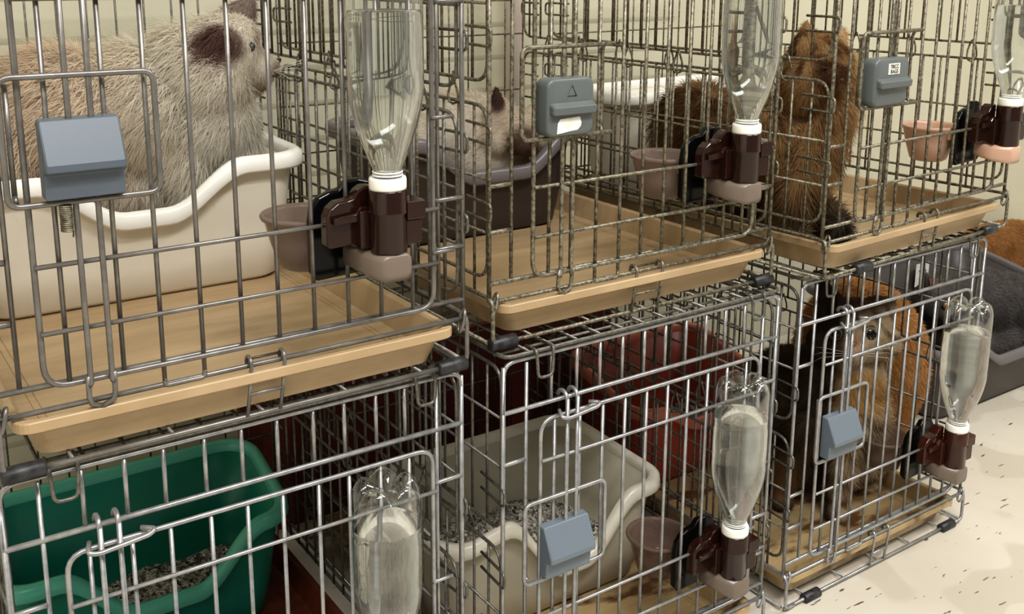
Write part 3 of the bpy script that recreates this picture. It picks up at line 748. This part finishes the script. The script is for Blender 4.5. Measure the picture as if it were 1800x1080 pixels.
# pale seal-point cat curled up in the dark box
def cat_pale():
    hd = np.array((.168, .345, .106)); off = (.12, .40, -.03)
    P = [('e', hd, (.044, .040, .037)), ('e', (.160, .305, .094), (.022, .02, .017)), ('e', (.135, .345, .095), (.024, .03, .026)), ('e', (.205, .34, .098), (.022, .03, .026)),
         ('e', (.10, .42, .095), (.10, .075, .062)), ('e', (.045, .425, .085), (.075, .07, .058)), ('e', (.16, .43, .09), (.08, .06, .06)), ('e', (.12, .41, .03), (.13, .075, .06)), ('e', (.14, .37, .055), (.07, .045, .05)),
         ('c', (.148, .345, .132), (.138, .340, .170), .013, .004), ('c', (.132, .348, .122), (.137, .342, .168), .012, .004), ('c', (.196, .335, .130), (.216, .328, .164), .013, .004), ('c', (.208, .335, .120), (.215, .33, .16), .012, .004)]
    def col(p, n):
        base = lerp(C8(238, 228, 208)[None], C8(226, 210, 186)[None], .5+.5*nz(p, 30))
        base = lerp(base, C8(196, 172, 140)[None], near(p, hd, (.052, .055, .05))*.55)
        base = lerp(base, C8(92, 68, 54)[None], near(p, (.160, .296, .094), (.034, .034, .030)))
        base = lerp(base, C8(70, 48, 40)[None], np.maximum(near(p, (.137, .338, .158), (.018, .022, .026)), near(p, (.214, .326, .152), (.018, .022, .026))))
        return base
    ln = lambda p: .007+.012*sst(.36, .41, p[:, 1])
    fl = lambda p: np.stack([-.5*np.ones(len(p)), .8*np.ones(len(p)), -.3*np.ones(len(p))], 1)
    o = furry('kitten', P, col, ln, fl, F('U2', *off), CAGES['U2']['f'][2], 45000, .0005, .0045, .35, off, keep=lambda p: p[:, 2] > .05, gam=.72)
    tag(o, 'pale cream cat with dark ears dozing in the dark brown litter box', 'cat')
    nose((.160, .2845, .098), (-.15, -1, 0), .004, o, off, (62, 44, 40))
    dark = plain('closed_eye', srgb(48, 32, 26), .5)
    for x, dx in ((.143, -.35), (.182, .15)):
        m = MB(); m.tube([(x-.007, .3115, .1045), (x, .3065, .1015), (x+.007, .3095, .1055)], [.0007, .0012, .0007], 6); m.build('closed_eye', dark, o, off)
    m = MB(); m.tube(fillet([(.150, .287, .089), (.160, .283, .0925), (.170, .287, .089)], .002), .0007, 5); m.build('mouth', dark, o, off)

# golden brown longhair standing in the end cage of the upper row
def cat_golden():
    off = (0, .18, -.03); hd = np.array((.043, .135, .196))
    P = [('e', hd, (.052, .046, .048)), ('e', (.024, .100, .184), (.026, .024, .021)), ('e', (.022, .088, .180), (.017, .012, .014)), ('e', (.09, .135, .178), (.036, .035, .046)), ('e', (.0, .13, .178), (.026, .032, .034)),
         ('e', (.060, .145, .135), (.052, .048, .056)), ('e', (.040, .140, .090), (.050, .046, .058)), ('e', (.012, .128, .055), (.036, .036, .048)), ('e', (.0, .2, .10), (.06, .07, .06)),
         ('e', (-.045, .265, .10), (.052, .068, .066)), ('e', (-.03, .26, .05), (.052, .07, .06)), ('c', (-.012, .118, .04), (-.030, .112, -.022), .023, .015), ('e', (-.034, .100, -.026), (.018, .022, .010)),
         ('c', (.020, .155, .04), (.006, .165, -.022), .022, .015), ('e', (.002, .152, -.026), (.018, .022, .010)), ('c', (-.05, .28, .02), (-.05, .27, -.024), .034, .02), ('c', (.01, .28, .02), (.01, .27, -.024), .03, .02), ('e', (-.05, .25, -.024), (.02, .03, .012)), ('e', (.01, .25, -.024), (.02, .03, .012)),
         ('c', (.008, .138, .228), (.018, .140, .262), .015, .004), ('c', (.026, .138, .236), (.019, .140, .260), .014, .004), ('c', (.078, .138, .228), (.108, .142, .252), .014, .004), ('c', (.095, .138, .212), (.109, .142, .25), .014, .004),
         ('c', (.05, .30, -.01), (.075, .22, -.012), .02, .022), ('c', (.075, .22, -.012), (.055, .12, -.010), .022, .022), ('c', (.055, .12, -.010), (.012, .060, -.012), .022, .014)]
    def col(p, n):
        g = .5+.5*nz(p, 60); base = lerp(C8(196, 156, 104)[None], C8(164, 124, 78)[None], g)
        q3 = p*np.array([1., 1., .22]); base = lerp(base, C8(74, 44, 24)[None], sst(.18, .62, nz(q3, 150, 7))*.75*sst(.10, .05, p[:, 0]))
        base = lerp(base, C8(232, 200, 150)[None], sst(.05, .10, p[:, 0])*sst(.03, .09, p[:, 2])*.85)
        st = sst(.1, .5, np.sin(p[:, 0]*95+6*np.sin(p[:, 2]*30)))*near(p, (.03, .09, .20), (.05, .05, .06))
        base = lerp(base, C8(92, 52, 24)[None], st*.8)
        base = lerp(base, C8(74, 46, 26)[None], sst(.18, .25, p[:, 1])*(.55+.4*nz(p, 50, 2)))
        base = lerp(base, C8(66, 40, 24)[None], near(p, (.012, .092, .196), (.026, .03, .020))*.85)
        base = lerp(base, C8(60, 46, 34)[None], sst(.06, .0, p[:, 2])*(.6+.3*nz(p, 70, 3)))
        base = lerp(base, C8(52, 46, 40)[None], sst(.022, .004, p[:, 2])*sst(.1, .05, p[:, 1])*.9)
        return base
    ln = lambda p: .010+.016*sst(.2, .13, p[:, 2])+.012*sst(.19, .26, p[:, 1])+.008*near(p, (.09, .135, .16), (.05, .06, .06))-.008*sst(0, -.02, p[:, 2])*near(p, (-.01, .13, -.02), (.05, .05, .03))
    fl = lambda p: np.stack([.25*np.ones(len(p)), .45*np.ones(len(p)), -1.0*np.ones(len(p))], 1)
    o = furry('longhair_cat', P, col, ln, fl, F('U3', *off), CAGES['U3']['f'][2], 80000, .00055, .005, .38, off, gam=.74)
    tag(o, 'golden brown longhair cat with upright ears standing on the end cage\'s tray', 'cat')
    nose((.017, .0775, .186), (-.3, -1, 0), .0042, o, off, (84, 48, 36))
    lid = plain('closed_eye_golden', srgb(44, 26, 16), .5)
    for x, y in ((.004, .096), (.040, .0895)):
        m = MB(); m.tube([(x-.008, y+.002, .205), (x, y-.002, .2015), (x+.008, y, .204)], [.0008, .0016, .0008], 6); m.build('closed_eye', lid, o, off)
    m = MB(); m.tube(fillet([(.008, .081, .173), (.018, .0765, .1765), (.029, .079, .173)], .002), .0007, 5); m.build('mouth', plain('mouth_golden', srgb(60, 36, 26), .5), o, off)

# tabby kitten, dark on one side, sitting upright in the end cage of the lower row
def cat_kitten():
    off = (.2, .15, -.03); fw = np.array((-.57, -.82, 0)); rt = np.array((.82, -.57, 0)); up = np.array((0, 0, 1.))
    A = np.array((.222, .118, .262))
    def q(r, f, u): return A+rt*r+fw*f+up*u
    P = [('e', q(0, 0, 0), (.056, .054, .050)), ('e', q(-.020, .040, -.018), (.026, .026, .020)), ('e', q(-.036, .040, -.020), (.018, .018, .015)), ('e', q(-.024, .048, -.006), (.012, .012, .012)), ('e', q(.038, .006, -.018), (.030, .03, .028)), ('e', q(-.050, .006, -.016), (.028, .028, .026)),
         ('e', q(0, -.015, -.09), (.056, .052, .072)), ('e', q(.004, .0, -.14), (.056, .050, .068)), ('e', q(-.03, -.05, -.14), (.07, .075, .10)), ('e', q(-.07, -.09, -.17), (.08, .085, .105)), ('e', q(-.07, -.07, -.235), (.085, .085, .055)),
         ('c', q(-.012, .030, -.14), q(-.024, .038, -.275), .026, .016), ('e', q(-.026, .050, -.285), (.019, .019, .010)), ('c', q(-.07, .0, -.16), q(-.10, .006, -.275), .028, .017), ('e', q(-.103, .018, -.285), (.019, .019, .010)),
         ('e', q(.02, -.06, -.25), (.05, .06, .04)), ('c', q(.03, -.01, .040), q(.056, -.008, .044), .014, .006), ('c', q(.046, -.01, .020), q(.058, -.008, .040), .014, .006), ('c', q(-.03, -.01, .040), q(-.056, -.014, .076), .015, .005), ('c', q(-.048, -.01, .024), q(-.057, -.014, .074), .015, .005)]
    lc = lambda p: ((p-A)@rt, (p-A)@fw, (p-A)[:, 2])
    def col(p, n):
        r, f, u = lc(p); g = .5+.5*nz(p, 80)
        base = lerp(C8(222, 198, 160)[None], C8(190, 160, 120)[None], g)
        st = sst(.25, .7, np.sin(u*150+3*np.sin(r*45)+1.5*nz(p, 40, 4)))
        base = lerp(base, C8(88, 62, 36)[None], st*.75*sst(-.03, -.06, u))
        fs = sst(.2, .7, np.sin(r*210+5*np.sin(u*40)))*sst(.015, .035, u)
        ck = sst(.35, .75, np.sin(u*230+r*150+2*nz(p, 30, 6)))*sst(.018, .034, r)*sst(.03, .015, u)*sst(-.06, -.04, u)
        base = lerp(base, C8(84, 60, 38)[None], ck*.75)
        base = lerp(base, C8(58, 42, 28)[None], np.maximum(fs*.8, sst(.028, .048, u)*.75))
        base = lerp(base, C8(206, 186, 156)[None], near(p, q(-.006, .046, -.022), (.034, .034, .022))*.8)
        base = lerp(base, C8(196, 140, 64)[None], near(p, q(.004, .03, -.085), (.05, .05, .035))*.7)
        base = lerp(base, C8(178, 96, 60)[None], near(p, q(-.024, .056, .008), (.010, .016, .018))*.6)
        dk = np.clip(sst(-.022, -.048, r)*sst(-.05, .0, f+.02)*.9+sst(-.015, -.05, r+.25*f), 0, 1)
        base = lerp(base, (C8(34, 24, 18)[None]+C8(40, 22, 10)[None]*np.clip(nz(p, 55, 5), 0, 1)[:, None]), dk*.85)
        lg = near(p, q(-.10, .008, -.245), (.03, .03, .06)); base = lerp(base, C8(150, 104, 58)[None], lg*.75)
        return base
    ln = lambda p: .007+.014*sst(-.06, -.1, lc(p)[2])*sst(-.27, -.22, lc(p)[2])+.006*sst(-.05, -.1, lc(p)[1])
    fl = lambda p: np.stack([.4*np.ones(len(p)), .5*np.ones(len(p)), -1*np.ones(len(p))], 1)
    o = furry('kitten', P, col, ln, fl, F('L3', *off), CAGES['L3']['f'][2], 80000, .0005, .0045, .34, off, gam=.66)
    tag(o, 'tabby kitten with one dark side sitting upright behind the lower end cage\'s door', 'kitten')
    for s, r in ((.004, 0), (-.046, 0)):
        e = q(s, .0465 if s > 0 else .0430, .010); eye('eye', tuple(e), .0122 if s > 0 else .0105, tuple(fw+rt*(.12 if s > 0 else -.25)), o, off, (86, 92, 78), .74)
    nose(tuple(q(-.024, .0605, -.002)), tuple(fw), .0048, o, off, (128, 84, 70))
    m = MB(); m.tube(fillet([tuple(q(-.040, .053, -.022)), tuple(q(-.025, .0625, -.0165)), tuple(q(-.008, .056, -.022))], .004), .0008, 5); m.build('mouth', plain('mouth_kitten', srgb(80, 54, 40), .5), o, off)
    m = MB()
    for sgn in (-1, 1):
        for i in range(3): m.tube([tuple(q(-.022+sgn*.016, .058, -.014-.003*i)), tuple(q(-.022+sgn*.05, .062, -.012-.008*i+.006)), tuple(q(-.022+sgn*.06, .055, -.018-.012*i+.010))], [.0002, .00018, .0001], 4)
    m.build('whiskers', M['white'], o, off)

# grey cat lying in the box on the floor beyond the cages
def cat_grey():
    hd = np.array((1.742, .385, .172)); off = (1.9, .37, .02)
    P = [('e', hd, (.052, .050, .046)), ('e', (1.722, .345, .158), (.022, .022, .018)), ('e', (1.815, .40, .17), (.06, .05, .06)), ('e', (1.90, .385, .135), (.10, .075, .082)), ('e', (1.99, .37, .11), (.085, .075, .085)), ('e', (1.92, .38, .06), (.16, .09, .05)), ('e', (1.80, .37, .10), (.06, .06, .07)),
         ('c', (1.712, .39, .204), (1.692, .388, .244), .015, .004), ('c', (1.73, .39, .212), (1.696, .388, .242), .014, .004), ('c', (1.77, .385, .204), (1.792, .38, .240), .015, .004), ('c', (1.782, .385, .192), (1.792, .38, .237), .014, .004)]
    def col(p, n): return lerp(C8(112, 106, 102)[None], C8(88, 83, 80)[None], .5+.5*nz(p, 60))
    ln = lambda p: .007+.004*sst(1.82, 1.9, p[:, 0])
    fl = lambda p: np.stack([1*np.ones(len(p)), .2*np.ones(len(p)), -.5*np.ones(len(p))], 1)
    o = furry('grey_cat', P, col, ln, fl, off, 0, 45000, .0007, .006, .4, off, keep=lambda p: p[:, 2] > .05)
    tag(o, 'plush grey cat lying in the dark grey box on the floor', 'cat')
    for x in (1.708, 1.742): eye('eye', (x, .3415+(.0 if x < 1.72 else -.004), .1815), .0075, (-.35, -.95, .05), o, off, (150, 104, 40), .6)
    nose((1.716, .3235, .162), (-.3, -1, 0), .0045, o, off, (80, 66, 66))
    m = MB(); m.add([(1.701, .3755, .212), (1.721, .372, .218), (1.6975, .3785, .234)], [(0, 1, 2)]); m.build('inner_ear', plain('inner_ear_brown', srgb(112, 66, 52), .7), o, off)

# ------------------------------------------------------------------ build everything
for k in CAGES: build_cage(k)
for k in CAGES: build_tray(k)
for k in CAGES: build_dispenser(k)
G = M
litter_box('U1', -.080, .305, .305, .512, .122, .126, .074, (.06, .165), G['box_white'], G['rim_white'], 'white litter box with a low front edge, the cream longhair cat sitting in it')
litter_box('U2', -.055, .272, .300, .512, .118, .122, .066, (.05, .19), G['box_dark'], G['rim_grey'], 'dark brown litter box with a grey rim, the pale cat lying in it')
litter_box('U3', -.095, .250, .372, .512, .146, .146, .146, (0, .01), G['box_white'], G['rim_white'], 'white litter box behind the golden brown longhair cat')
litter_box('L1', -.080, .280, .335, .512, .125, .160, .056, (.05, .18), G['box_teal'], G['rim_teal'], 'teal litter box with grey pellets in it')
litter_box('L2', -.046, .318, .140, .385, .122, .128, .050, (.105, .20), G['box_beige'], G['rim_beige'], 'beige litter box with grey pellets in the middle lower cage', bump_x=.045)
litter_box('L3', -.050, .255, .300, .512, .120, .160, .082, (.05, .15), G['box_red'], G['rim_red'], 'terracotta red litter box behind the tabby kitten')
litter_fill('L1', -.055, .252, .362, .486, .012, (.0, .0), 'loose grey pellets in the teal litter box', 2600)
litter_fill('L2', -.018, .290, .168, .358, .002, (-.02, .1), 'loose grey pellets in the beige litter box', 3000)
litter_fill('L3', -.022, .226, .328, .486, .012, (0, 0), 'loose grey pellets in the terracotta red litter box', 1600)
gb, goff = litter_box(None, 1.525, 2.11, .215, .572, .150, .205, .110, (1.69, 2.02), G['box_grey'], G['rim_lgrey'], 'dark grey box on the floor beyond the cages, holding the grey cat', base=0., world=((1.8175, .3935, .001), 0))
m = MB(); m.box(1.905, 1.955, .5440, .5450, .130, .185, .0002)
tg = m.build('price_tag', M['sticker'], gb, goff); text('tag_lettering', '79', .03, (1.93-goff[0], .5435-goff[1], .158-goff[2]), gb, M['ink'])
cat_cream(); cat_pale(); cat_golden(); cat_kitten(); cat_grey()

# plush things beyond the cages
def plush(name, prims, c1, c2, label, cat, loc, off, n, L=.012):
    col = lambda p, nn: lerp(C8(*c1)[None], C8(*c2)[None], .5+.5*nz(p, 40))
    o = furry(name, prims, col, lambda p: L*np.ones(len(p)), lambda p: np.stack([.3*np.ones(len(p)), 0*np.ones(len(p)), -1*np.ones(len(p))], 1), loc, 0, n, .0008, .008, .45, off, .2, 8)
    tag(o, label, cat)
plush('plush_cat_bed', [('e', (1.375, .30, .152), (.104, .128, .152)), ('e', (1.375, .30, .05), (.085, .105, .056))], (222, 172, 112), (200, 146, 88), 'orange plush cat bed standing on the floor just past the end cage', 'cat bed', (1.375, .30, 0), (1.375, .30, 0), 50000)
plush('plush_cushion', [('e', (2.42, .66, .08), (.24, .055, .078)), ('e', (2.42, .655, .13), (.22, .05, .06))], (206, 158, 104), (182, 128, 76), 'tan plush cushion on the floor behind the dark grey box', 'cushion', (2.42, .66, 0), (2.42, .66, 0), 40000)
m = MB(); m.box(.30, 1.02, .590, .602, 0, .262, .001)
o = m.build('maroon_board', M['maroon'], None, (.66, .596, 0)); o.location = (.66, .596, 0); tag(o, 'dark maroon board standing behind the lower cages', 'board')
m = MB(); m.tube([(0, 0, 0), (0, 0, 2.5)], .016, 16)
o = m.build('water_pipe', M['pipe'], None); o.location = (.86, .685, 0); tag(o, 'off-white pipe running up the wall behind the cages', 'pipe')

# ------------------------------------------------------------------ room
def slab(name, x0, x1, y0, y1, z0, z1, mat):
    m = MB(); m.box(x0, x1, y0, y1, z0, z1, .0005); o = m.build(name, mat); o['kind'] = 'structure'; return o
slab('floor', -2.2, 4.2, -3.2, .90, -.1, 0, M['floor'])
slab('wall_back', -2.2, 4.2, .735, .85, 0, 2.7, M['wall'])
slab('wall_right', 4.1, 4.2, -3.2, .735, 0, 2.7, M['ceiling'])
slab('wall_left', -2.2, -2.1, -3.2, .735, 0, 2.7, M['ceiling'])
slab('ceiling', -2.2, 4.2, -3.2, .90, 2.7, 2.8, M['ceiling'])

def area(name, loc, rot, sx, sy, e, col=(1, .99, .985)):
    l = bpy.data.lights.new(name, 'AREA'); l.shape = 'RECTANGLE'; l.size = sx; l.size_y = sy; l.energy = e; l.color = col
    o = bpy.data.objects.new(name, l); COL.objects.link(o); o.location = loc; o.rotation_euler = rot; return o
area('ceiling_light', (.35, -1.45, 2.66), (0, 0, 0), 1.2, .3, 68)
area('ceiling_light', (2.2, -.9, 2.66), (0, 0, 0), 1.2, .3, 44)
area('ceiling_light', (-.9, -1.9, 2.66), (0, 0, 0), 1.2, .3, 44)
w = bpy.data.worlds.new('World'); SC.world = w; w.use_nodes = True
w.node_tree.nodes['Background'].inputs[0].default_value = (.98, .99, 1, 1); w.node_tree.nodes['Background'].inputs[1].default_value = .3

# ------------------------------------------------------------------ camera
cam = bpy.data.cameras.new('camera'); co = bpy.data.objects.new('camera', cam); COL.objects.link(co)
R_ = Vector((.82400933, -.56656444, .00365583)); U_ = Vector((.11688814, .17630831, .97737022)); FW = Vector((.55438776, .80493485, -.21150435))
mt = Matrix((R_, U_, -FW)).transposed().to_4x4(); mt.translation = Vector((-.18765, -.81287, .33713+.5275)); co.matrix_world = mt
cam.sensor_width = 36; cam.lens = 1817.44*36/1800; cam.shift_x = 11.64/1800; cam.shift_y = -210.42/1800; cam.clip_start = .02
SC.camera = co
SC.view_settings.view_transform = 'Standard'; SC.view_settings.look = 'Medium High Contrast'; SC.view_settings.exposure = -.2
SC.cycles.max_bounces = 12; SC.cycles.transparent_max_bounces = 24; SC.cycles.transmission_bounces = 10
